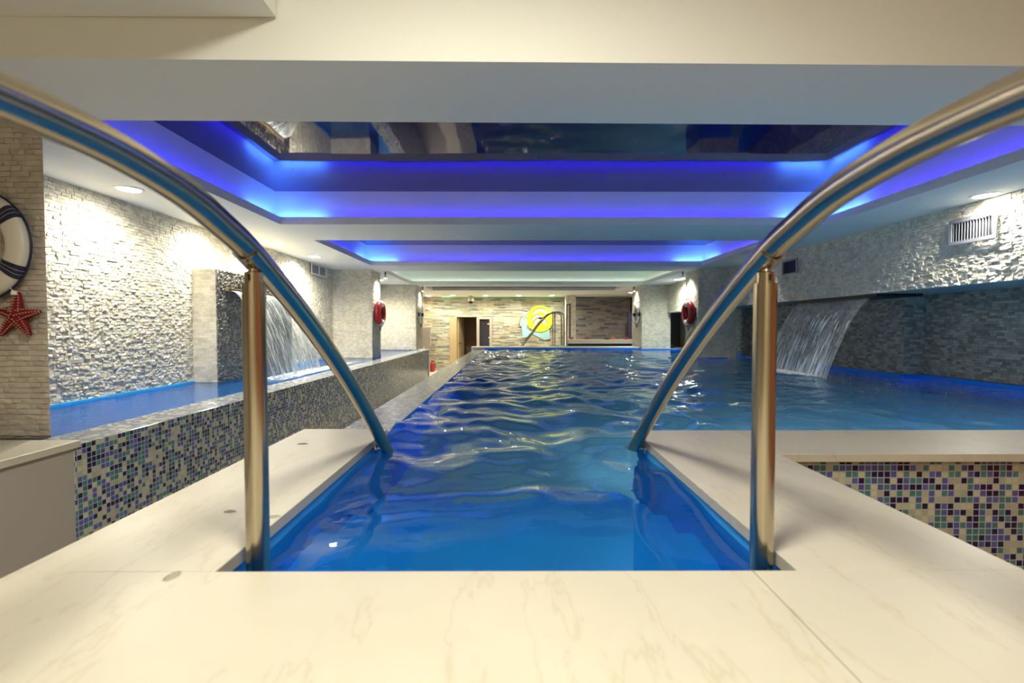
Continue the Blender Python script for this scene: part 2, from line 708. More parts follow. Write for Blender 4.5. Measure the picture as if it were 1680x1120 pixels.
# upper part: set back from the lip so that a ledge for the light strips remains
G = 0.095
ceil_low = c
c2 = MB()
zz0, zz1 = ZC + LEDGE, 2.02
c2.hexa([(xl, 1.82, zz0), (xr, 1.905, zz0), (xl, 2.29, zz0), (xr, 2.38, zz0),
         (xl, 1.82, zz1), (xr, 1.905, zz1), (xl, 2.29, zz1), (xr, 2.38, zz1)])
for i, (a, b, y0, y1) in enumerate(COF):
    c2.box(xl, a - G, y0 - G - 0.06, y1 + G, zz0, zz1)
    c2.box(b + G, xr, y0 - G + (0.0 if i else 0.02), y1 + G, zz0, zz1)
    ynext = COF[i + 1][2] - G if i < 3 else 16.0
    c2.box(xl, xr, y1 + G, ynext, zz0, zz1)
for q, w in zip(c2.f, c2.uvs):
    pass
base = len(ceil_low.v)
ceil_low.v += c2.v
ceil_low.f += [[i + base for i in f] for f in c2.f]
ceil_low.uvs += c2.uvs
ceil_low.mi += c2.mi
# ceiling over the deck side: higher panel, and a dropped panel on the left
ceil_low.box(-3.4, 3.9, -3.1, 1.93, 2.0, 2.05)
ceil_low.box(-3.4, -0.885, -3.1, 1.835, 1.655, 1.999)
struct(ceil_low.build('ceiling', PLASTER, fix=False))

for i, (a, b, y0, y1) in enumerate(COF):
    p = MB()
    mm = STRETCH if i != 2 else PLASTER
    p.box(a - G + 0.002, b + G - 0.002, y0 - G + 0.03, y1 + G - 0.002, ZT, ZT + 0.01)
    o = p.build('coffer_panel', mm)
    tag(o, ['glossy navy stretch ceiling panel with tiny black holes in the nearest recess',
            'glossy navy stretch ceiling panel in the second blue-lit recess',
            'pale matt ceiling panel in the recess beyond the second blue one',
            'dark ceiling panel in the farthest recess near the slate wall'][i], 'ceiling panel')

# light strips lying on the ledges
EB = mat('blue_led', (0, 0, 0), 0.5, emit=(0.035, 0.03, 1.0), estr=13)
EBC = mat('bright_blue_led', (0, 0, 0), 0.5, emit=(0.05, 0.16, 1.0), estr=60)
EWH = mat('added_pale_led', (0, 0, 0), 0.5, emit=(0.75, 0.95, 0.8), estr=4.0)  # added glow that brightens the third recess
EGR = mat('green_led', (0, 0, 0), 0.5, emit=(0.05, 1.0, 0.25), estr=5)


def led(name, segs, z, label, h=0.008, w=0.012):
    p = MB()
    for (x0, y0, x1, y1, mi) in segs:
        p.box(min(x0, x1) - w / 2, max(x0, x1) + w / 2, min(y0, y1) - w / 2, max(y0, y1) + w / 2, z, z + h, mi=mi)
    o = p.build(name, [EB, EBC, EWH, EGR])
    return tag(o, label, 'light strip')


for i in (0, 1):
    a, b, y0, y1 = COF[i]
    q = 0.03
    segs = [(a - q, y0, a - q, y1 - 0.45, 0), (a - q, y1 - 0.42, a - q, y1, 1), (a - q, y1 + q, a + 0.4, y1 + q, 1), (a + 0.43, y1 + q, b - 0.43, y1 + q, 0),
            (b - 0.40, y1 + q, b + q, y1 + q, 1), (b + q, y1 - 0.42, b + q, y1, 1), (b + q, y0 + 0.05, b + q, y1 - 0.45, 0),
            (a, y0 - 0.03 + (0.0 if i == 0 else 0.0), b, y0 - 0.03, 0)]
    if i == 0:
        segs = segs[:-1]
    led('led_strip', segs, ZC + LEDGE + 0.001, ['blue light strip along the ledge of the nearest ceiling recess',
                                              'blue light strip along the ledge of the second ceiling recess'][i])
a, b, y0, y1 = COF[2]
led('led_strip', [(a - .035, y0, a - .035, y1, 2), (a, y1 + .035, b, y1 + .035, 2), (b + .035, y0, b + .035, y1, 2)], ZC + LEDGE + 0.001,
    'added pale light strip brightening the third ceiling recess')
led('led_strip', [(-2.25, 15.72, -1.98, 15.72, 3)], 1.493, 'short bright green light strip over the slate wall left of the doorway', h=0.006, w=0.02)
EGR2 = mat('faint_green_led', (0, 0, 0), 0.5, emit=(0.05, 1.0, 0.25), estr=0.9)
o_ = led('led_strip', [(-1.9, 15.74, 1.70, 15.74, 3)], 1.494, 'faint green light strip along the top of the slate wall', h=0.005, w=0.02)
o_.data.materials[3] = EGR2

# ------------------------------------------------------------------ room shell
fl = MB()
fl.box(-4.5, 6, -3.2, 17.2, FL - 0.1, FL)
struct(fl.build('floor', mat('floor_tile', (0.62, 0.56, 0.46), 0.5)))
w = MB()
w.box(-4.4, 4.4, -3.2, -3.1, FL, 2.1)
struct(w.build('wall_rear', mat('rear_wall_paint', (0.62, 0.54, 0.40), 0.8)))
w = MB()
w.box(-4.4, -4.3, -3.1, 2.2, FL, 2.1)
struct(w.build('wall_left_entry', PLASTER))
w = MB()
w.box(3.95, 4.4, -3.1, 1.4, FL, 2.1)
struct(w.build('wall_right_entry', mat('terracotta_paint', (0.80, 0.30, 0.13), 0.7)))

# left wall, split-face marble
p1 = cladding('a', [((LW, 2.4, -0.2), EY, EZ, EX, 9.6, 1.7, [])], STONE, row=0.025, lmin=0.024, lmax=0.055, dep=0.012, tilt=0.0045)
bk = MB().box(LW - 0.3, LW - 0.002, 2.2, 12.0, FL, 1.55).build('b', PLASTER)
struct(join_into('wall_left', [p1, bk]))
wl = cladding('a', [((-2.87, 12.2, FL), EY, EZ, EX, 3.8, 2.5, [])], STONE_W, row=0.05, lmin=0.1, lmax=0.22, dep=0.014)
bk = MB().box(-3.5, -2.872, 12.2, 16.2, FL, 1.55).build('b', PLASTER)
struct(join_into('wall_left_far', [wl, bk]))

# right wall: overhanging upper part and recessed lower part with a long projection
ZL = 0.835
p1 = cladding('a', [((RW, 11.6, ZL), NY, EZ, NX, 11.4, 1.5 - ZL, [])], STONE, row=0.0262, lmin=0.03, lmax=0.06, dep=0.014, tilt=0.005)
bk = MB().box(RW + 0.001, 4.9, 1.4, 11.6, ZL, 1.55).build('b', GREY_CAST)
struct(join_into('wall_right_upper', [p1, bk]))
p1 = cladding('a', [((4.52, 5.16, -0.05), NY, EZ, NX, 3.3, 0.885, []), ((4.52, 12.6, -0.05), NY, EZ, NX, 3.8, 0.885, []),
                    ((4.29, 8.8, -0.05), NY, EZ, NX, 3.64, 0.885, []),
                    ((4.29, 5.16, -0.05), EX, EZ, NY, 0.23, 0.885, [])], STONE_GREY_SHADED, row=0.0272, lmin=0.035, lmax=0.085, dep=0.009, tilt=0.003)  # unlit look of this lower wall is put into the stone colour
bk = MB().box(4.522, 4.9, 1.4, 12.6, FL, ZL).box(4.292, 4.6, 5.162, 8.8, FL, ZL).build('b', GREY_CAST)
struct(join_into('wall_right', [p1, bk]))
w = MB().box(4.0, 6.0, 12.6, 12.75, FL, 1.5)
struct(w.build('wall_right_far', mat('painted_shade_grey', (0.10, 0.10, 0.11), 0.8)))  # wall left in shade; its darkness is put into the colour

# back wall of ledge slate with the doorway
DX0, DX1, DZ = -2.035, -0.59, 0.84
YB = 15.9
p1 = cladding('a', [((-3.0, YB, FL), EX, EZ, NY, 4.78, 2.47, [(DX0 + 3.0, 0, DX1 + 3.0, DZ - FL)])], SLATE, row=0.042, lmin=0.16, lmax=0.42, dep=0.018, tilt=0.003)
bk = MB().box(-3.5, DX0, YB + .002, YB + .12, FL, 1.55).box(DX1, 1.85, YB + .002, YB + .12, FL, 1.55).box(DX0, DX1, YB + .002, YB + .12, DZ, 1.55).build('b', GREY_CAST)
struct(join_into('wall_back', [p1, bk]))
p1 = cladding('a', [((2.05, YB - 0.05, FL), EX, EZ, NY, 1.95, 2.47, [])], SLATE_D, row=0.055, lmin=0.15, lmax=0.5, dep=0.015, tilt=0.003)
bk = MB().box(2.05, 4.0, YB - .048, YB + .12, FL, 1.55).build('b', GREY_CAST)
struct(join_into('wall_back_bar', [p1, bk]))
w = MB().box(4.0, 6.0, 16.4, 16.5, FL, 1.55).box(5.2, 5.3, 12.7, 16.5, FL, 1.55)
struct(w.build('wall_back_right', mat('navy_paint', (0.05, 0.05, 0.09), 0.7)))
# doorway recess
w = MB().box(DX0 - .05, DX0, YB + .1, 17.1, FL, DZ).box(DX1, DX1 + .05, YB + .1, 17.1, FL, DZ).box(DX0 - .05, DX1 + .05, YB + .1, 17.1, DZ, DZ + .05)
w.box(DX0 - .05, DX1 + .05, 17.05, 17.15, FL, DZ)
struct(w.build('wall_doorway', mat('doorway_brown', (0.16, 0.09, 0.06), 0.7)))

OAK = mat('pale_oak', (0.46, 0.34, 0.17), 0.5)
FRAMEM = mat('taupe_frame', (0.42, 0.36, 0.28), 0.5)
GLASSD = mat('dark_glass', (0.03, 0.03, 0.04), 0.06, spec=0.8)
d = empty('door_1', (DX0, YB, FL))
tag(d, kind='structure')
MB().box(DX0 + .01, DX0 + .25, YB - .03, YB + .12, FL, DZ - .01).build('jamb', OAK).parent = d
lf = MB().hexa([(DX0 + .26, YB + .1, FL + .01), (DX0 + .30, YB + .1, FL + .01), (DX0 + .38, YB + .85, FL + .01), (DX0 + .42, YB + .85, FL + .01),
                (DX0 + .26, YB + .1, DZ - .03), (DX0 + .30, YB + .1, DZ - .03), (DX0 + .38, YB + .85, DZ - .03), (DX0 + .42, YB + .85, DZ - .03)]).build('door_leaf', OAK)
lf.parent = d
h = MB().tube([(DX0 + .29, YB + .14, -0.05), (DX0 + .36, YB + .12, -0.05), (DX0 + .45, YB + .16, -0.05)], 0.014, 8).box(DX0 + .285, DX0 + .31, YB + .11, YB + .16, -.16, .06).build('door_handle', DARKM)
h.parent = lf
d.location = (0, 0, 0)
d2 = empty('door_2', (0, 0, 0))
tag(d2, kind='structure')
fx0, fx1 = -1.12, DX1 - .01
MB().box(fx0, fx0 + .09, YB - .03, YB + .09, FL, DZ - .01).box(fx1 - .09, fx1, YB - .03, YB + .09, FL, DZ - .01).box(fx0 + .09, fx1 - .09, YB - .03, YB + .09, DZ - .08, DZ - .01).build('door_frame', FRAMEM, d2)
MB().box(fx0 + .09, fx1 - .09, YB + .05, YB + .06, FL, DZ - .08).build('glass_pane', GLASSD, d2)
MB().box(fx0 + .2, fx0 + .24, YB + .0, YB + .05, .45, .68).build('door_closer', BLACK, d2)

# ------------------------------------------------------------------ columns
def column(name, x0, x1, y0, y1, z0, side, m, label, row=0.0262, lmax=0.06, dep=0.010, tilt=0.004):
    pan = [((x0, y0, z0), EX, EZ, NY, x1 - x0, ZC - z0, [])]
    if side > 0:
        pan.append(((x1, y0, z0), EY, EZ, EX, y1 - y0, ZC - z0, []))
    else:
        pan.append(((x0, y1, z0), NY, EZ, NX, y1 - y0, ZC - z0, []))
    a_ = cladding('a', pan, m, row=row, lmin=0.03, lmax=lmax, dep=dep, tilt=tilt)
    b_ = MB().box(x0 + .002, x1 - .002, y0 + .002, y1, FL, ZC).build('b', GREY_CAST)
    o = join_into(name, [a_, b_])
    return tag(o, label, 'column', kind='structure')


a_ = cladding('a', [((-3.32, 2.335, -0.05), EX, EZ, NY, 1.058, ZC + .05, [])], STONE_W, row=0.0262, lmin=.03, lmax=0.07, dep=0.007, tilt=0.0035)
b_ = MB().hexa([(-3.3, 2.337, FL), (-2.264, 2.337, FL), (-3.3, 2.95, FL), (-2.95, 2.95, FL), (-3.3, 2.337, ZC), (-2.264, 2.337, ZC), (-3.3, 2.95, ZC), (-2.95, 2.95, ZC)]).build('b', GREY_CAST)
tag(join_into('stone_column', [a_, b_]), 'beige stone-clad column at the left edge with a decorative ring and starfish', 'column', kind='structure')
column('stone_column', -3.3, -2.44, 8.4, 8.95, -0.06, 1, STONE, 'white stone-clad column carrying the left red lifebuoy')
column('stone_column', -3.3, -2.25, 11.35, 12.25, -0.05, 1, STONE, 'white stone-clad column at the far end of the raised channel')
column('stone_column', 3.29, 3.95, 8.3, 8.9, -0.06, -1, STONE, 'stone-clad column carrying the right red lifebuoy, its near face in shade')
column('stone_column', 3.16, 3.85, 11.4, 12.3, -0.06, -1, STONE, 'pale stone-clad column at the far right corner of the pool')
column('stone_column', 1.76, 2.07, 15.0, 15.2, FL, -1, STONE, 'narrow pale pillar between the emblem wall and the dark slate wall', row=.05, lmax=.12)

# projection on the left wall that carries the waterfall
a_ = cladding('a', [((LW, 4.69, -0.06), EX, EZ, NY, 0.24, 1.115, [])], STONE, row=0.0262, lmin=0.04, lmax=0.09, dep=0.004, tilt=0.001)
b_ = cladding('a', [((-2.89, 4.69, -0.06), EY, EZ, EX, 1.6, 1.115, [])], STONE_GREY_SHADED, row=0.018, lmin=0.018, lmax=0.03, dep=0.012, tilt=0.006)
c_ = MB().box(LW - .01, -2.892, 4.692, 6.29, -.5, 1.055).build('b', STONE)
tag(join_into('waterfall_pier', [a_, b_, c_]), 'low stone pier on the left wall, its side face in rough grey chips, below the spout', 'pier', kind='structure')

# ------------------------------------------------------------------ raised channel on the left
ch = MB()
YC0, YC1 = 2.14, 11.5
ch.box(-2.22, -1.968, YC0, YC1 - .06, FL, -0.05)
struct(ch.build('channel_wall', MOSAIC, bevel=0.004), 'low mosaic wall of the raised water channel on the left', 'pool wall')
e = MB().box(-2.5, -1.955, YC1 - .06, YC1, FL, -.04).box(-3.13, -2.5, YC1 - .06, YC1, FL, -.04)
struct(e.build('channel_end_cap', WHITE), 'white end slab closing the raised channel', 'pool wall')
l = MB().box(LW, -2.222, YC0, YC1 - .06, -.42, -.40).box(-2.226, -2.221, YC0, YC1 - .06, -.40, -.052).box(LW + 0.001, LW + .02, YC0, YC1 - .06, -.40, -.045)
l.box(LW, -2.22, YC0, YC0 + .02, -.4, -.055)
struct(l.build('channel_liner', LINER), 'blue liner of the raised channel on the left', 'pool liner')


def waves(X, Y, seed, lam0, lam1, n, slope, ang=None, spread=3.2):
    r = np.random.default_rng(seed)
    Z = np.zeros_like(X)
    # gentle domain warp so that crests wander
    Xw = X + 0.10 * np.sin(1.9 * Y + 0.7) + 0.05 * np.sin(4.3 * X + 2.9 * Y)
    Yw = Y + 0.08 * np.sin(2.6 * X + 1.1) + 0.05 * np.sin(3.7 * Y - 3.1 * X)
    for i in range(n):
        lam = math.exp(r.uniform(math.log(lam0), math.log(lam1)))
        th = (ang if ang is not None else 0) + r.uniform(-spread, spread)
        k = 2 * math.pi / lam
        a = slope / k * math.sqrt(2.0 / n)
        Z += a * np.sin(k * (Xw * math.cos(th) + Yw * math.sin(th)) + r.uniform(0, 6.28))
    return Z


def water_grid(name, x0, x1, y0, y1, step, z, mask, m, amp, seed, lam=(0.10, 0.7), smooth_calm=None):
    nx, ny = int((x1 - x0) / step) + 1, int((y1 - y0) / step) + 1
    xs, ys = np.linspace(x0, x1, nx), np.linspace(y0, y1, ny)
    X, Y = np.meshgrid(xs, ys)
    Z = waves(X, Y, seed, lam[0], lam[1], 46, amp, ang=math.pi / 2, spread=1.9)
    if smooth_calm:
        Z = Z * smooth_calm(X, Y)
    P = np.stack([X, Y, Z + z], -1).reshape(-1, 3)
    F = []
    for j in range(ny - 1):
        yc = (ys[j] + ys[j + 1]) / 2
        for i in range(nx - 1):
            if mask is None or mask((xs[i] + xs[i + 1]) / 2, yc):
                a_ = j * nx + i
                F.append((a_, a_ + 1, a_ + nx + 1, a_ + nx))
    used = np.zeros(len(P), bool)
    Fa = np.array(F)
    used[Fa.ravel()] = True
    remap = -np.ones(len(P), int)
    remap[used] = np.arange(used.sum())
    me = bpy.data.meshes.new(name)
    me.from_pydata(P[used].tolist(), [], remap[Fa].tolist())
    me.polygons.foreach_set('use_smooth', [True] * len(me.polygons))
    me.materials.append(m)
    me.update()
    o = bpy.data.objects.new(name, me)
    col.objects.link(o)
    return o


wo = water_grid('channel_water', LW + .02, -2.226, YC0 + .02, YC1 - .06, 0.03, -0.062, None, CHANWATER, 0.03, 3, (0.08, 0.4),
                lambda X, Y: 0.25 + 1.6 * np.exp(-((Y - 5.4) / 1.2) ** 2))
tag(wo, 'shallow blue water in the raised channel along the left wall', 'water', kind='stuff')

# white block that ends the channel at the near left
b = empty('stone_block', (0, 0, 0), 'grey block with white stone cap at the left, between the deck and the mosaic wall', 'block')
MB().box(-4.3, -1.972, 1.80, YC0 + .02, FL, -.062).build('block_body', GREY_CAST, b)
MB().box(-4.3, -1.955, 1.776, YC0 + .02, -.062, -.03).build('block_cap', DECK, b, bevel=0.003)
MB().box(-4.3, -1.975, 1.792, 1.7995, FL, -.064).build('block_front', WHITE, b)

# ------------------------------------------------------------------ main pool
ZW = -0.056
po = MB()
po.box(-.90, -.62, 2.24, 11.55, FL, -.060)
crest = MB()
crest.hexa([(-.90, 2.25, FL), (-.622, 2.25, FL), (-.90, 11.5, FL), (-.622, 11.5, FL),
            (-.90, 2.25, -.064), (-.622, 2.25, -.050), (-.90, 11.5, -.064), (-.622, 11.5, -.050)])
struct(crest.build('overflow_edge', MOSAIC_WET), 'wet mosaic overflow edge along the left side of the pool', 'pool edge')
ln = MB()
ZF = -1.15
ln.box(-.622, 4.6, 1.85, 11.5, ZF - .02, ZF)                      # pool floor
ln.box(-.622, -.617, 2.23, 11.5, ZF, -.052)                       # left
ln.box(4.45, 4.519, 2.2, 11.5, ZF, -.028).box(4.25, 4.289, 5.15, 8.8, ZF, -.028).box(4.289, 4.519, 5.12, 5.155, ZF, -.028)
ln.box(1.01, 4.6, 2.195, 2.205, ZF, -.032)                        # near wall right of the steps
ln.box(-.62, 3.20, 11.5, 11.55, ZF, -.012)
ln.box(3.1, 4.6, 11.35, 11.4, ZF, -.03)
ln.box(3.27, 3.8, 8.28, 8.92, ZF, -.045)
struct(ln.build('pool_liner', LINER_D, fix=False), 'deep blue lining of the main pool', 'pool liner')
st = MB()
st.box(-.592, -.587, .93, 2.235, ZF, -.030).box(.577, .582, .93, 2.195, ZF, -.030).box(-.592, .582, .915, .925, ZF, -.030)
for k, (ya, yb, zt) in enumerate(((.925, 1.47, -.31), (1.47, 1.77, -.50), (1.77, 2.07, -.70), (2.07, 2.37, -.92))):
    st.box(-.587, .577, ya, yb, ZF, zt)
tag(st.build('entry_steps', LINER, bevel=0.004), 'bright blue underwater steps between the two handrails', 'steps', kind='structure')


def wmask(x, y):
    if y < 2.21:
        return -.59 < x < .58
    if x > 4.27 and 5.14 < y < 8.8:
        return False
    if x > 4.47:
        return False
    if 3.26 < x < 3.8 and 8.27 < y < 8.93:
        return False
    if x > 3.1 and y > 11.36:
        return False
    return True


def calm(X, Y):
    near = 1 / (1 + np.exp(-(Y - 2.0) * 4.5))
    right = np.where(X > 1.2, np.clip(1.3 - (X - 1.2) * 0.45, 0.35, 1), 1.0)
    return (0.35 + 0.75 * near) * right


wo = water_grid('pool_water', -.622, 4.52, .925, 11.5, 0.0255, ZW, wmask, WATER, 0.15, 11, (0.16, 0.85), calm)
tag(wo, 'blue rippled water filling the main pool', 'water', kind='stuff')

# pool body seen from the gutter: end wall right of the steps, and the outer sides of the stair bay
pw = MB()
pw.box(1.04, 4.6, 1.822, 2.19, FL, -.032)
struct(pw.build('pool_end_wall', MOSAIC), 'mosaic end wall of the pool, right of the deck', 'pool wall')
sb = MB()
sb.box(-.955, -.593, .93, 2.235, FL, -.032).box(.583, 1.0, .93, 2.19, FL, -.032).box(-.955, 1.0, -1.6, .914, FL, -.032)
struct(sb.build('deck_body', GREY_CAST))
# coping slabs
cp = empty('pool_deck', (0, 0, 0))
tag(cp, kind='structure')
g = 0.0012
JX0, JX1 = .462, .479


def slab(x0, x1, y0, y1, name='paving_slab'):
    return MB().box(x0, x1, y0, y1, -.030, 0).build(name, DECK, cp, bevel=0.0015)


MB().hexa([(-.98, -1.6, -.03), (.447, -1.6, -.03), (-.98, .928, -.03), (.4805, .928, -.03), (-.98, -1.6, 0), (.447, -1.6, 0), (-.98, .928, 0), (.4805, .928, 0)]).build('paving_slab', DECK, cp, bevel=0.001)
MB().hexa([(.449, -1.6, -.03), (1.024, -1.6, -.03), (.4825, .928, -.03), (1.024, .928, -.03), (.449, -1.6, 0), (1.024, -1.6, 0), (.4825, .928, 0), (1.024, .928, 0)]).build('paving_slab', DECK, cp, bevel=0.001)
slab(-.98, -.583, .928, 2.25)
slab(.571, 1.024, .928, 2.215)
slab(1.024, 2.72, 1.79, 2.215)
slab(2.722, 4.6, 1.79, 2.215)
# white coping at the far end
fc = MB().box(-.945, 3.2, 11.5, 11.95, -.012, .012).box(-.945, 3.2, 11.56, 11.95, FL, -.012)
struct(fc.build('far_coping', WHITE), 'white coping along the far end of the pool', 'pool edge')

# ------------------------------------------------------------------ handrails of the steps
RAILP = [(-.30, -.02), (-.28, .30), (-.20, .52), (-.06, .645), (.12, .69), (.30, .715), (.46, .727), (.60, .729), (.70, .722), (.80, .706), (.89, .680), (1.019, .632), (1.265, .505), (1.55, .33), (1.80, .155), (2.06, -.04), (2.16, -.115)]


def smooth_path(pts, n=12):
    out = []
    P = [Vector(p) for p in pts]
    for i in range(len(P) - 1):
        p0, p1, p2, p3 = P[max(i - 1, 0)], P[i], P[i + 1], P[min(i + 2, len(P) - 1)]
        for k in range(n):
            t = k / n
            out.append(0.5 * ((2 * p1) + (-p0 + p2) * t + (2 * p0 - 5 * p1 + 4 * p2 - p3) * t * t + (-p0 + 3 * p1 - 3 * p2 + p3) * t ** 3))
    out.append(P[-1])
    return out


RT = 0.0255


def handrail(x, s, label):
    h = empty('handrail', (x, 1.012, 0), label, 'handrail', 'stainless handrails on both sides of the pool steps')
    L = lambda pts: [(p[0] - x, p[1] - 1.012, p[2]) for p in pts]
    path = smooth_path([(x, y, z) for y, z in RAILP], 8)
    MB().tube(L(path), RT, 32).build('rail_tube', STEEL, h, smooth=True)
    auto(h.children[-1])
    auto(MB().tube(L([(x, 1.012, -.30), (x, 1.012, .572)]), 0.0232, 32).build('post', STEEL, h))
    # collar, pin and saddle under the tube
    auto(MB().lathe((0, 0, 0), [(0.0232, .570), (0.0232, .575), (0.018, .576), (0.018, .598), (0.010, .601), (0.0075, .612), (0.010, .618)], 28).build('collar', STEEL, h))
    sd = MB()
    tdir = Vector((0, 1.265 - .89, .505 - .680)).normalized()
    up = Vector((1, 0, 0)).cross(tdir)
    up = up if up.z > 0 else -up
    cen = Vector((0, 0, .6335))
    prev = None
    nseg = 14
    for side_r0, side_r1 in ((RT + .0005, RT + .0035),):
        ring = []
        for k in range(nseg + 1):
            a_ = math.radians(200 + 140 * k / nseg)
            dv = Vector((1, 0, 0)) * math.cos(a_) + up * math.sin(a_)
            ring.append([cen + dv * side_r0 - tdir * .030, cen + dv * side_r1 - tdir * .030, cen + dv * side_r1 + tdir * .030, cen + dv * side_r0 + tdir * .030])
        for k in range(nseg):
            A, B = ring[k], ring[k + 1]
            for q in range(4):
                sd.face([A[q], A[(q + 1) % 4], B[(q + 1) % 4], B[q]])
        sd.face(ring[0])
        sd.face(ring[-1][::-1])
    sd.build('saddle', STEEL, h)
    # little black grub screw in the collar
    MB().box(-.0028, .0028, -.0186, -.010, .580, .593).build('screw_recess', BLACK, h)
    # wall flange near the foot of the rail
    yf, zf = 2.02 - 1.012, -.035
    auto(MB().tube([(0, yf, zf), (-.036 * -s * -1 if False else s * .036, yf, zf - .004)], 0.008, 12).lathe((s * .033, yf, zf - .004), [(0.001, 0), (0.02, 0), (0.02, .004), (0.001, .004)], 20, axis='x').build('wall_flange', CHROME, h))
    return h


handrail(-.543, -1, 'stainless steel handrail curving down into the pool on the left of the steps')
handrail(.543, 1, 'stainless steel handrail curving down into the pool on the right of the steps')

# ------------------------------------------------------------------ rails at the far end (seen from the side)
def far_rail(y, label):
    h = empty('handrail', (0, 0, 0), label, 'handrail', 'thin double rails beyond the far end of the pool')
    pts = smooth_path([(.29, y, -.03), (.52, y, .27), (.76, y, .58), (.93, y, .765), (1.05, y, .845), (1.18, y, .872), (1.30, y, .86), (1.37, y, .80), (1.385, y, .70), (1.385, y, FL + .9)], 6)
    MB().tube(pts, .022, 12).build('rail_tube', STEEL, h, smooth=True)
    MB().cyl((1.15, y, 0), .016, FL + .9, .86, 12).build('post', STEEL, h, smooth=True)
    return h


far_rail(12.25, 'slim steel rail beyond the far coping, the nearer of the pair before the emblem')
far_rail(12.85, 'slim steel rail beyond the far coping, the farther of the pair before the emblem')
pf = MB().box(.2, 1.75, 11.95, 13.2, FL, -.07)
struct(pf.build('far_platform', PLASTER))

# ------------------------------------------------------------------ downlights
def downlight(x, y, kind, energy, label, color=WARM, r=0.075, spot=165, group='round recessed ceiling lights'):
    d = empty('ceiling_light', (x, y, ZC), label, 'ceiling light')
    auto(MB().lathe((0, 0, 0), [(r + .022, 0.0), (r + .022, -.004), (r, -.007), (r - .004, -.002), (r - .004, 0.0)], 32).build('frame', WHITE, d))
    m = {'on': LENS, 'off': LENS_OFF, 'dim': LENS_DIM}[kind]
    MB().cyl((0, 0, 0), r - .004, -.0045, -.0015, 28).build('lens', m, d)
    if energy > 0:
        lamp('light_source', 'SPOT', (x, y, ZC - .012), energy, color, size=0.05, spot=spot, blend=0.8)
    return d


downlight(-2.804, 3.54, 'on', 78, 'recessed ceiling light on the left soffit, nearest the beige column')
downlight(-2.82, 4.72, 'on', 70, 'recessed ceiling light on the left soffit above the stone pier')
downlight(-2.856, 5.80, 'on', 100, 'recessed ceiling light on the left soffit just past the stone pier')
downlight(-2.803, 6.86, 'on', 170, 'recessed ceiling light on the left soffit before the wall grille')
downlight(-2.80, 10.23, 'on', 190, 'recessed ceiling light between the two far left columns')
downlight(3.66, 3.68, 'on', 72, 'recessed ceiling light on the right soffit above the large wall grille', color=SOFTW)
downlight(3.62, 4.80, 'off', 0, 'unlit recessed ceiling light on the right soffit past the large grille')
downlight(3.60, 6.99, 'dim', 22, 'faint recessed ceiling light on the right soffit above the small dark grille', color=SOFTW, spot=100)
downlight(3.55, 10.08, 'on', 120, 'recessed ceiling light beyond the right red lifebuoy column', color=(0.95, 1.0, 0.85))
downlight(3.54, 13.9, 'on', 75, 'recessed ceiling light above the right end of the bar counter', color=(1, .86, .8))
downlight(-2.70, 14.0, 'on', 45, 'recessed ceiling light in the far left corner, the nearer of two')
downlight(-2.62, 15.3, 'on', 45, 'recessed ceiling light in the far left corner, against the slate wall')
for x, lb in ((-1.823, 'leftmost of the four ceiling lights along the slate wall'),
              (-.776, 'second from left of four ceiling lights along the slate wall, beside the camera dome'),
              (.272, 'third from the left of the four ceiling lights along the slate wall'),
              (1.319, 'rightmost of the four ceiling lights along the slate wall')):
    downlight(x, 15.17, 'on', 75, lb, color=(1, .97, .82))


def spotlight(x, y, s, label):
    o = empty('spotlight', (x, y, ZC), label, 'spotlight')
    MB().cyl((0, 0, 0), .012, -.075, 0, 10).box(-.03, .03, -.006, .006, -.03, -.022).build('stem', DARKM, o)
    hd = auto(MB().lathe((0, 0, 0), [(.012, -.07), (.03, -.085), (.034, -.12), (.028, -.12)], 18).build('lamp_head', WHITE, o))
    MB().cyl((0, 0, 0), .028, -.119, -.114, 16).build('lens', LENS, hd)
    lamp('light_source', 'SPOT', (x, y, ZC - .125), 26, SOFTW, size=.02, spot=125, blend=.8, rot=(0, -s * math.radians(14) * -1, 0))
    return o


spotlight(-2.28, 8.72, 1, 'small spotlight hanging above the left red lifebuoy')
spotlight(-2.17, 11.85, 1, 'small spotlight hanging above the left white lifebuoy')
spotlight(3.14, 8.66, -1, 'small spotlight hanging above the right red lifebuoy')
spotlight(3.08, 11.85, -1, 'small spotlight hanging above the right white lifebuoy')

# ------------------------------------------------------------------ lifebuoys on the far columns
RED = mat('red_vinyl', (0.42, 0.012, 0.02), 0.35)
MARO = mat('white_vinyl', (0.85, 0.84, 0.80), 0.4)
ROPE = mat('dark_rope', (0.03, 0.05, 0.06), 0.9)
ROPEW = mat('pale_rope', (0.75, 0.78, 0.72), 0.9)


def arc_tube(R, r, a0, a1, n, seg=18, rot=0):
    p = MB()
    pts = [(0, R * math.cos(math.radians(a0 + (a1 - a0) * k / n)), R * math.sin(math.radians(a0 + (a1 - a0) * k / n))) for k in range(n + 1)]
    p.tube(pts, r, seg, closed=False)
    return p


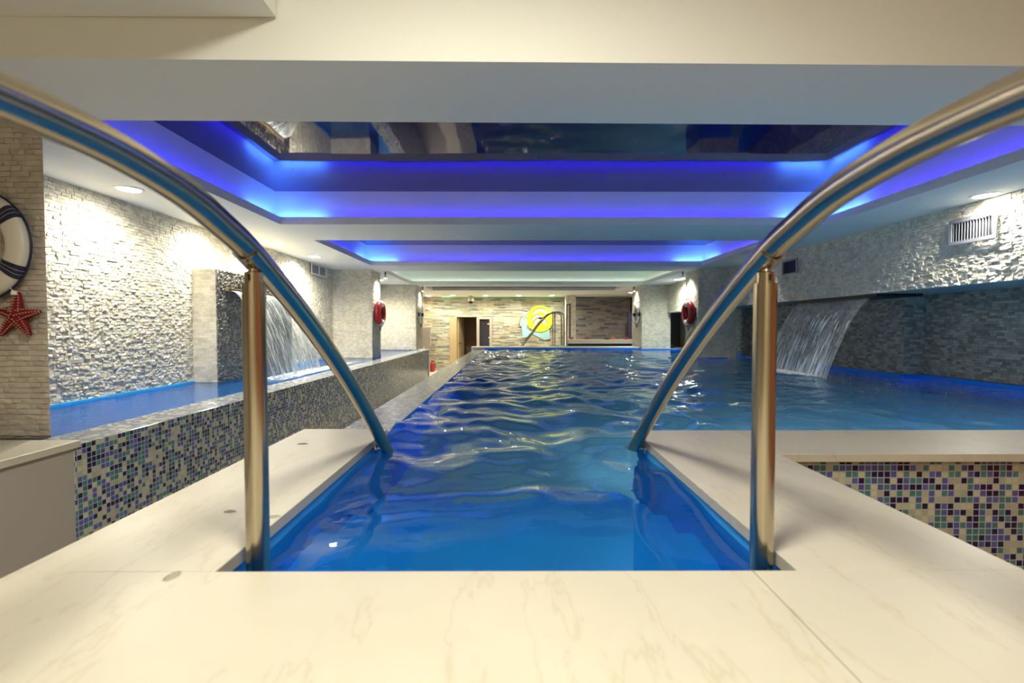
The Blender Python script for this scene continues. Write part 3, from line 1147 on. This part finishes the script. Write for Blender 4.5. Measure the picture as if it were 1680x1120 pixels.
def lifebuoy(x, y, z, s, label, body, band, R=.175, r=.058, rope=True, yaw=0.0):
    o = empty('lifebuoy', (x, y, z), label, 'lifebuoy')
    o.rotation_euler = (0, 0, yaw)
    pts = [(0, R * math.cos(2 * math.pi * k / 48), R * math.sin(2 * math.pi * k / 48)) for k in range(48)]
    MB().tube(pts, r, 18, closed=True).build('ring', body, o, smooth=True)
    for a_ in (90, 0, 270, 180) if body is not RED else (90, 270):
        w_ = 26 if body is RED else 12
        MB_ = arc_tube(R, r + .0025, a_ - w_, a_ + w_, 12)
        auto(MB_.build('band', band, o))
    if rope:
        # grab line slack between the bands, and the cord it hangs from
        pr = []
        for k in range(61):
            a_ = math.radians(90 + 6 * k)
            sag = .020 * abs(math.sin(2 * a_))
            pr.append((s * .015, (R + r + .006 + sag) * math.cos(a_), (R + r + .006 + sag) * math.sin(a_)))
        MB().tube(pr, .005, 6).build('grab_line', ROPE if body is RED else ROPEW, o, smooth=True)
        MB().tube([(0, -.05, -R - r), (0, -.04, -R - r - .05), (0, 0, -R - r - .085), (0, .04, -R - r - .05), (0, .06, -R - r)], .007, 6).build('hanging_loop', ROPE, o, smooth=True)
        MB().tube([(0, -.03, R + r), (-s * .03, 0, R + r + .16), (0, .03, R + r)], .004, 6).build('hanging_cord', ROPEW, o, smooth=True)
    return o


lifebuoy(-2.372, 8.70, .745, 1, 'red lifebuoy with white bands on the left column', RED, MARO)
lifebuoy(3.222, 8.60, .745, -1, 'red lifebuoy with white bands on the right column', RED, MARO)
NAVY = mat('navy_band', (0.02, 0.03, 0.08), 0.5)
lifebuoy(-2.20, 11.75, .80, 1, 'thin white lifebuoy with dark bands on the far left column', MARO, NAVY, R=.20, r=.028)
lifebuoy(3.12, 11.75, .80, -1, 'thin white lifebuoy with dark bands on the far right column', MARO, NAVY, R=.20, r=.034)

# ------------------------------------------------------------------ decorative ring and starfish on the near left column
OFFW = mat('off_white_paint', (0.70, 0.66, 0.56), 0.35)
NAVYG = mat('navy_cord', (0.012, 0.014, 0.045), 0.3)
dr = empty('decorative_ring', (-2.543, 2.27, .871), 'off-white nautical ring with navy cord bands on the beige column', 'wall decoration')
R, hw, th = .214, .050, .028


def ring_arc(a0, a1, n, rr0, rr1, d0, seg=14, grow=0.0):
    """flattened ring section in the x-z plane"""
    p = MB()
    rings = []
    for k in range(n + 1):
        a_ = math.radians(a0 + (a1 - a0) * k / n)
        ring = []
        for q in range(seg):
            b_ = 2 * math.pi * q / seg
            rr = R + (hw + grow) * math.copysign(abs(math.cos(b_)) ** .7, math.cos(b_))
            yy = -(th + grow) * math.copysign(abs(math.sin(b_)) ** .7, math.sin(b_))
            ring.append((rr * math.cos(a_), yy, rr * math.sin(a_)))
        rings.append(ring)
    base = 0
    p.v = [v for rg in rings for v in rg]
    for k in range(n):
        for q in range(seg):
            q2 = (q + 1) % seg
            p.f.append([k * seg + q, k * seg + q2, (k + 1) * seg + q2, (k + 1) * seg + q])
            p.uvs.append([(0, 0)] * 4)
            p.mi.append(0)
    return p


auto(ring_arc(0, 360, 72, 0, 0, 0).build('ring_body', OFFW, dr), 60)
for a_ in (37, -30, 143, 210):
    band_ = auto(ring_arc(a_ - 7.5, a_ + 7.5, 8, 0, 0, 0, grow=.0025).build('cord_band', NAVYG, dr), 60)
    for da in (-2.2, 2.2):
        ring_arc(a_ + da - .13, a_ + da + .13, 2, 0, 0, 0, grow=.0045).build('cord_line', MARO, band_)
MB().tube([((R + hw + .001) * math.cos(2 * math.pi * k / 72), .012, (R + hw + .001) * math.sin(2 * math.pi * k / 72)) for k in range(72)], .005, 8, closed=True).build('edge_cord', NAVYG, dr, smooth=True)
MB().cyl((.123, -.030, -.208), .014, -.004, .004, 16, axis='y').build('peg', MARO, dr, smooth=False)
GREYM = mat('grey_blue_metal', (0.28, 0.29, 0.36), 0.3, metal=0.5)
an = MB()
an.tube([(-.10, -.01, -.10), (0.0, -.02, -.075), (.035, -.015, -.02), (.05, -.01, .03)], [.012, .016, .012, .004], 10)
an.face([(.02, -.02, -.015), (.09, -.012, -.03), (.045, -.01, .045)])
an.face([(.02, .0, -.015), (.045, .0, .045), (.09, .0, -.03)])
an.build('anchor_fluke', GREYM, dr)
MB().tube([(-.09, -.03, .10), (-.06, -.035, .0), (-.03, -.035, -.08)], [.014, .016, .012], 10).build('anchor_shank', OFFW, dr, smooth=True)

STARR = m_stone('red_starfish_skin', [(0, (0.20, 0.012, 0.012)), (1, (0.34, 0.05, 0.04))], rough=0.6, fine=160, bump=0.6)
STARL = mat('pink_starfish_nubs', (0.50, 0.20, 0.16), 0.6)
sf = empty('starfish', (-2.368, 2.295, .533), 'dark red dried starfish hanging under the decorative ring', 'starfish')
tips = [(92, .118), (14, .108), (-64, .105), (-136, .125), (166, .125)]
sv = MB()
nb = MB()
for a_, L_ in tips:
    a0 = math.radians(a_)
    dv = Vector((math.cos(a0), 0, math.sin(a0)))
    pv = Vector((-math.sin(a0), 0, math.cos(a0)))
    N = 9
    rings = []
    for k in range(N + 1):
        t = k / N
        wd = .030 * (1 - t) ** .8 + .006
        ht = .024 * (1 - t) ** .9 + .005
        cpt = dv * (L_ * t) + Vector((0, 0, 0)) + pv * (.006 * math.sin(3 * t + a0))
        rings.append([cpt - pv * wd + Vector((0, .012, 0)), cpt - pv * wd * .8 + Vector((0, -ht * .3, 0)), cpt + Vector((0, -ht, 0)), cpt + pv * wd * .8 + Vector((0, -ht * .3, 0)), cpt + pv * wd + Vector((0, .012, 0))])
        if k > 0:
            for sgn in (-.75, 0, .75):
                q = cpt + pv * wd * sgn + Vector((0, -ht * (1 - .6 * abs(sgn)), 0))
                nb.lathe(q, [(.0045, .002), (.004, -.001), (.0005, -.0055)], 6, axis='y')
    for k in range(N):
        for q in range(4):
            sv.face([rings[k][q], rings[k][q + 1], rings[k + 1][q + 1], rings[k + 1][q]])
    sv.face(rings[-1])
nb.build('nubs', STARL, sv.build('body', STARR, sf, smooth=True))
MB().cyl((-.006, -.004, 0), .013, .105, .124, 12).build('cap', MARO, sf)
MB().tube([(-.006, -.004, .12), (-.008, -.03, .145), (-.010, -.03, .175)], .0025, 6).build('hanging_thread', MARO, sf)

# ------------------------------------------------------------------ wall grilles
VENTM = mat('grey_enamel', (0.22, 0.23, 0.26), 0.4, metal=0.3)
v = empty('air_grille', (RW - .036, 3.86, 1.278), 'large grey wall grille with vertical slats, high on the right wall', 'air grille')
W2, H2, fr = .20, .105, .028
MB().box(-.012, .0, -W2, W2, H2 - fr, H2).box(-.012, .0, -W2, W2, -H2, -H2 + fr).box(-.012, .0, -W2, -W2 + fr, -H2 + fr, H2 - fr).box(-.012, .0, W2 - fr, W2, -H2 + fr, H2 - fr).build('frame', VENTM, v)
MB().box(.012, .016, -W2 + fr, W2 - fr, -H2 + fr, H2 - fr).build('backing', BLACK, v)
for k in range(14):
    yy = -W2 + fr + .012 + k * (2 * (W2 - fr) - .024) / 13
    MB().hexa([(-.009, yy - .004, -H2 + fr), (-.009, yy - .001, -H2 + fr), (.010, yy + .003, -H2 + fr), (.010, yy + .006, -H2 + fr),
               (-.009, yy - .004, H2 - fr), (-.009, yy - .001, H2 - fr), (.010, yy + .003, H2 - fr), (.010, yy + .006, H2 - fr)]).build('slat', VENTM, v)
v = empty('air_grille', (RW - .032, 6.38, 1.29), 'small dark wall grille farther along the right wall, behind the rail', 'air grille')
W2, H2, fr = .17, .10, .02
MB().box(-.012, .0, -W2, W2, H2 - fr, H2).box(-.012, .0, -W2, W2, -H2, -H2 + fr).box(-.012, .0, -W2, -W2 + fr, -H2 + fr, H2 - fr).box(-.012, .0, W2 - fr, W2, -H2 + fr, H2 - fr).build('frame', GREYM, v)
MB().box(.006, .010, -W2 + fr, W2 - fr, -H2 + fr, H2 - fr).build('backing', BLACK, v)
for k in range(9):
    yy = -W2 + fr + .016 + k * (2 * (W2 - fr) - .032) / 8
    MB().box(-.006, .006, yy - .003, yy + .003, -H2 + fr, H2 - fr).build('slat', NAVY, v)
v = empty('air_grille', (LW + .038, 7.74, 1.405), 'white wall grille with two columns of slats, high on the left wall', 'air grille')
W2, H2, fr = .30, .092, .02
MB().box(-.006, .006, -W2, W2, H2 - fr, H2).box(-.006, .006, -W2, W2, -H2, -H2 + fr).box(-.006, .006, -W2, -W2 + fr, -H2 + fr, H2 - fr).box(-.006, .006, W2 - fr, W2, -H2 + fr, H2 - fr).box(-.006, .006, -.012, .012, -H2 + fr, H2 - fr).build('frame', WHITE, v)
MB().box(-.016, -.012, -W2 + fr, W2 - fr, -H2 + fr, H2 - fr).build('backing', BLACK, v)
for k in range(6):
    zz = -H2 + fr + .012 + k * (2 * (H2 - fr) - .024) / 5
    MB().box(-.008, .004, -W2 + fr, W2 - fr, zz - .003, zz + .003).build('slat', WHITE, v)

# ------------------------------------------------------------------ waterfalls
def fall(name, x0, z0, x1, z1, ya, yb, m, label, spread=0.0, nu=60, nv=40, seed=1, ya2=None, yb2=None):
    r = np.random.default_rng(seed)
    root = empty(name, (0, 0, 0), label, 'waterfall')
    p = MB()
    ya2 = ya if ya2 is None else ya2
    yb2 = yb if yb2 is None else yb2
    ph = r.uniform(0, 6.28, 6)

    def pt(u, v_, off=0.0):
        t = math.sqrt(v_)
        x = x0 + (x1 - x0) * (t * (1 + .05 * math.sin(9 * u + ph[0])))
        z = z0 + (z1 - z0) * v_
        y = (ya + (yb - ya) * u) * (1 - v_) + (ya2 + (yb2 - ya2) * u) * v_
        x += (.006 + .02 * v_) * math.sin(37 * u + ph[1] + 2 * v_) + .01 * v_ * math.sin(91 * u + ph[2])
        return (x + off, y, z)
    for i in range(nu):
        for j in range(nv):
            u0, u1 = i / nu, (i + 1) / nu
            v0, v1 = j / nv, (j + 1) / nv
            p.face([pt(u0, v0), pt(u1, v0), pt(u1, v1), pt(u0, v1)], [(u0, 1 - v0), (u1, 1 - v0), (u1, 1 - v1), (u0, 1 - v1)])
    # loose strands and drops thrown off the sheet
    s_ = p
    for k in range(110):
        u = r.uniform(0, 1)
        v0 = r.uniform(.15, .85)
        ln_ = r.uniform(.05, .22)
        sg = 1 if x1 > x0 else -1
        off = sg * r.uniform(-.01, .03)
        pts = [pt(u, min(1, v0 + ln_ * q / 4), off) for q in range(5)]
        s_.tube(pts, [.0004, .0016, .0022, .0016, .0004], 5, cap=False, mi=1)
    p.build('water_sheet', [m, DROP], root, smooth=True)
    return root


DROP = mat('white_water', (0.88, 0.93, 0.95), 0.1, spec=0.8)
FALLL = m_falls('falling_water_left', .50, .46, 46)
FALLR = m_falls('falling_water_right', .66, .38, 40)
fall('waterfall', -2.86, .865, -2.42, -.06, 4.84, 6.05, FALLL, 'sheet of water falling from the spout on the left stone pier', seed=4)
fall('waterfall', 3.86, .815, 3.33, -.06, 4.98, 6.20, FALLR, 'sheet of water falling from the slot in the right wall', seed=9)
sp = MB().box(-2.90, -2.84, 4.82, 6.07, .868, .880).box(-2.90, -2.84, 4.82, 6.07, .850, .856).box(-2.90, -2.84, 4.815, 4.825, .85, .88).box(-2.90, -2.84, 6.065, 6.075, .85, .88)
tag(sp.build('spout', mat('brass_spout', (0.50, 0.36, 0.2), .35, metal=.8)), 'slim metal waterfall spout in the left stone pier', 'spout')
sp = MB().box(3.80, 4.285, 4.93, 6.32, .806, .834)
tag(sp.build('spout', BLACK), 'black waterfall slot under the overhang of the right wall', 'spout')


def foam(name, cx, cy, rx, ry, z, label, seed):
    r = np.random.default_rng(seed)
    p = MB()
    N, Mr = 44, 14
    pts = {}
    for i in range(Mr + 1):
        for j in range(N):
            a_ = 2 * math.pi * j / N
            rr = i / Mr
            wob = 1 + .18 * math.sin(3 * a_ + seed) + .1 * math.sin(7 * a_)
            pts[i, j] = (cx + rx * rr * wob * math.cos(a_), cy + ry * rr * wob * math.sin(a_), z + .030 * (1 - rr) * (.5 + r.uniform(-.4, .6)) + .002)
    for i in range(Mr):
        for j in range(N):
            j2 = (j + 1) % N
            p.face([pts[i, j], pts[i, j2], pts[i + 1, j2], pts[i + 1, j]], [(i / Mr, 0), (i / Mr, 0), ((i + 1) / Mr, 0), ((i + 1) / Mr, 0)])
    o = p.build(name, FOAM, fix=False)
    return tag(o, label, 'foam', kind='stuff')


FOAM = m_foam()
foam('foam', -2.44, 5.9, .20, 1.9, -.056, 'white churning foam in the raised channel below the left waterfall', 3)
foam('foam', 3.27, 5.6, .28, .70, -.050, 'thin foam on the pool below the right waterfall', 5)


def drops(name, boxes, n, label, seed, r0=.0012, r1=.0035):
    r = np.random.default_rng(seed)
    V, F = [], []
    for k in range(n):
        x0, x1, y0, y1, z0, z1 = boxes[k % len(boxes)]
        cx, cy = r.uniform(x0, x1), r.uniform(y0, y1)
        cz = z0 + (z1 - z0) * r.uniform(0, 1) ** 2.2
        q = r.uniform(r0, r1)
        b_ = len(V)
        V += [(cx + q, cy, cz), (cx - q, cy, cz), (cx, cy + q, cz), (cx, cy - q, cz), (cx, cy, cz + q * 1.3), (cx, cy, cz - q * 1.3)]
        for f_ in ((0, 2, 4), (2, 1, 4), (1, 3, 4), (3, 0, 4), (2, 0, 5), (1, 2, 5), (3, 1, 5), (0, 3, 5)):
            F.append([b_ + i for i in f_])
    me = bpy.data.meshes.new(name)
    me.from_pydata(V, [], F)
    me.materials.append(DROP)
    me.update()
    o = bpy.data.objects.new(name, me)
    col.objects.link(o)
    return tag(o, label, 'spray', kind='stuff')


drops('spray', [(-2.75, -2.24, 4.6, 6.6, -.05, .06), (-2.5, -2.3, 4.9, 6.2, -.05, .12)], 420, 'white spray drops above the raised channel around the left waterfall', 2)
drops('spray', [(3.0, 3.6, 4.7, 6.6, -.05, .10), (2.3, 3.7, 3.6, 5.2, -.048, -.02)], 300, 'fine spray drops above the pool around the right waterfall', 6)

# drops of water standing on the deck
CLEAR = bpy.data.materials.new('clear_drop')
CLEAR.use_nodes = True
CLEAR.node_tree.nodes.remove(CLEAR.node_tree.nodes['Principled BSDF'])
t_ = NT(CLEAR)
f_, g_, r_, m_ = t_.n('ShaderNodeFresnel'), t_.n('ShaderNodeBsdfGlossy'), t_.n('ShaderNodeBsdfTransparent'), t_.n('ShaderNodeMixShader')
f_.inputs['IOR'].default_value = 1.6
g_.inputs['Roughness'].default_value = 0.05
for a_, b_ in ((f_.outputs[0], m_.inputs[0]), (r_.outputs[0], m_.inputs[1]), (g_.outputs[0], m_.inputs[2]), (m_.outputs[0], t_.out.inputs['Surface'])):
    t_.l(a_, b_)
for (x, y, rx, ry, lb) in ((-.655, .91, .012, .020, 'water drop on the cream deck left of the steps, nearest the camera'),
                           (-.60, 1.20, .014, .008, 'water drop on the left coping beside the steps'),
                           (-.735, 1.235, .016, .009, 'water drop on the left coping, left of the post'),
                           (-.86, 1.96, .022, .012, 'water drop near the far end of the left coping')):
    d_ = MB()
    d_.lathe((0, 0, 0), [(1, 0), (.92, .10), (.7, .2), (.4, .27), (.01, .3)], 20)
    o = d_.build('water_drop', CLEAR, smooth=True)
    o.scale = (rx, ry, .010)
    o.location = (x, y, .0005)
    tag(o, lb, 'water drop')

# ------------------------------------------------------------------ the far hall
# emblem on the slate wall: pale blue panel, yellow sun, slate-grey wave crescents
em = empty('wall_emblem', (0, 0, 0), 'round yellow sun and pale blue wave emblem on the slate wall', 'wall emblem')
PB = mat('pale_blue_panel', (0.36, 0.60, 0.64), .5)
YE = mat('yellow_panel', (0.78, 0.80, 0.02), .5)
DG = mat('emblem_cutout', (0.42, 0.42, 0.34), .7)
DK = mat('emblem_edge', (0.10, 0.12, 0.10), .7)
yb = YB - .03


def plate(p, pts, y0, y1):
    n = len(pts)
    p.face([(x, y0, z) for x, z in pts])
    p.face([(x, y1, z) for x, z in pts][::-1])
    for i in range(n):
        a_, b_ = pts[i], pts[(i + 1) % n]
        p.face([(a_[0], y0, a_[1]), (b_[0], y0, b_[1]), (b_[0], y1, b_[1]), (a_[0], y1, a_[1])])
    return p


pb = [(.42, .98), (.60, 1.0), (.62, .80), (.55, .45), (.75, .30), (1.30, .45), (1.33, .10), (1.15, .06), (.95, .16), (.75, .27), (.55, .16), (.42, .14), (.38, .6)]
plate(MB(), pb, yb - .015, yb + .02).build('blue_panel', PB, em)
plate(MB(), [(.99 + .445 * math.cos(k * math.pi / 24), .775 + .445 * math.sin(k * math.pi / 24)) for k in range(48)], yb - .035, yb - .015).build('sun_disc', YE, em)


def crescent(cx, cz, R1, R2, a0, a1, dz, y0=yb - .045, y1=yb - .035, n=18):
    out = [(cx + R1 * math.cos(math.radians(a0 + (a1 - a0) * k / n)), cz + R1 * math.sin(math.radians(a0 + (a1 - a0) * k / n))) for k in range(n + 1)]
    inn = [(cx + R2 * math.cos(math.radians(a0 + (a1 - a0) * k / n)), cz - dz + R2 * math.sin(math.radians(a0 + (a1 - a0) * k / n))) for k in range(n + 1)]
    p = MB()
    for k in range(n):
        q = [out[k], out[k + 1], inn[k + 1], inn[k]]
        p.face([(x, y0, z) for x, z in q])
        p.face([(x, y1, z) for x, z in q][::-1])
        p.face([(out[k][0], y0, out[k][1]), (out[k + 1][0], y0, out[k + 1][1]), (out[k + 1][0], y1, out[k + 1][1]), (out[k][0], y1, out[k][1])])
    return p


for args in ((1.0, .86, .26, .19, 20, 165, .05), (.92, .70, .20, .13, 10, 170, .05), (1.0, .56, .24, .19, 15, 175, .10), (.62, .62, .30, .24, 95, 200, .0), (.52, .94, .16, .12, 30, 120, .0)):
    crescent(*args).build('wave_crescent', DG, em)
    a2 = list(args)
    a2[2] += .018
    a2[3] = args[2]
    a2[6] = 0
    crescent(*a2).build('crescent_edge', DK, em)

# slim black frame rail beside the pillar
sfm = MB().box(1.70, 1.725, 14.38, 14.42, FL, 1.17).box(1.79, 1.83, 14.38, 14.42, .16, 1.20).hexa([(1.70, 14.38, 1.14), (1.83, 14.38, 1.18), (1.70, 14.42, 1.14), (1.83, 14.42, 1.18), (1.70, 14.38, 1.17), (1.83, 14.38, 1.21), (1.70, 14.42, 1.17), (1.83, 14.42, 1.21)])
tag(sfm.build('grab_frame', DARKM), 'slim black upright frame in front of the narrow pale pillar', 'grab rail')

# bar counter
bc = empty('bar_counter', (0, 0, 0), 'long pale counter in front of the dark slate wall', 'counter')
MB().box(1.72, 4.02, 14.45, 14.9, -.01, .115).build('counter_top', mat('counter_top', (.55, .58, .52), .5), bc)
MB().box(1.80, 4.02, 14.6, 14.88, FL, -.01).build('counter_base', BLACK, bc)
REDO = mat('red_ornament', (0.35, 0.03, 0.04), .6)
TERR = mat('orange_ornament', (0.55, 0.22, 0.05), .6)
for (x, m_, lb, s_) in ((1.88, REDO, 'small red spiky ornament at the left end of the counter', 1.0), (2.36, REDO, 'small red spiky ornament second along the counter', .8),
                        (3.16, TERR, 'orange spiky ornament on the counter', 1.1), (3.58, REDO, 'dark red spiky ornament toward the right end of the counter', 1.0)):
    p = MB()
    for k in range(14):
        a_ = 2.4 * k
        el = .15 + .9 * (k / 14)
        L_ = .09 * s_ * (1 + .2 * math.sin(k * 3))
        p.tube([(0, 0, .015), (L_ * math.cos(a_) * math.cos(el), L_ * math.sin(a_) * math.cos(el), .015 + L_ * math.sin(el))], [.014, .004], 6)
    p.lathe((0, 0, 0), [(.001, 0), (.05, 0), (.045, .02), (.02, .04), (.001, .045)], 12)
    o = p.build('ornament', m_)
    o.location = (x, 14.65, .1155)
    tag(o, lb, 'ornament')
p = MB().box(2.90, 3.05, 14.55, 14.7, .1155, .135).box(2.92, 3.02, 14.57, 14.67, .135, .15)
tag(p.build('tray', DARKM), 'low dark tray on the counter left of the orange ornament', 'tray')

# dark box painting the darkness of the doorway recess at the far right, the camera dome, cabinet and extinguisher at the far left
p = MB().box(3.72, 4.3, 14.95, 15.1, .10, .95)
tag(p.build('cabinet', mat('dark_doorway_blue', (.04, .045, .10), .5)), 'dark blue box standing in for the dark doorway at the right end of the counter', 'cabinet')
cd = empty('security_camera', (-1.263, 15.3, ZC), 'domed security camera under the ceiling above the doorway', 'security camera')
IV = mat('ivory_plastic', (.55, .50, .34), .4)
auto(MB().lathe((0, 0, 0), [(.055, 0), (.06, -.02), (.05, -.06), (.085, -.08), (.10, -.13), (.085, -.18)], 24).build('housing', IV, cd))
auto(MB().lathe((0, 0, 0), [(.082, -.18), (.07, -.22), (.04, -.25), (.001, -.26)], 20).build('dome', mat('dark_dome', (.03, .01, .01), .1), cd), 70)
pc = MB().box(-2.80, -2.56, 15.2, 15.4, -.12, .49)
tag(pc.build('wall_cabinet', mat('taupe_cabinet', (.36, .31, .27), .5), bevel=.01), 'tall taupe box on the wall in the far left corner', 'cabinet')
fe = empty('fire_extinguisher', (-2.56, 15.6, FL), 'red fire extinguisher on the floor in the far left corner', 'fire extinguisher')
auto(MB().lathe((0, 0, 0), [(.001, 0), (.07, 0), (.075, .02), (.075, .26), (.05, .31), (.02, .33)], 20).build('cylinder', RED, fe))
MB().box(-.03, .05, -.012, .012, .33, .36).tube([(.0, 0, .34), (.09, 0, .32), (.095, 0, .12)], .01, 8).build('valve', BLACK, fe)

# shoes-like dark item under the overhang at the far right is a small planter
pn = MB().lathe((3.98, 11.75, 0), [(.001, -.03), (.09, -.03), (.11, .03), (.12, .05), (.05, .06), (.001, .06)], 16)
pfm = MB().box(3.2, 4.6, 11.45, 12.6, FL, -.03)
struct(pfm.build('far_right_ledge', PLASTER))
tag(pn.build('planter', BLACK), 'low dark bowl on the ledge below the right overhang', 'bowl')
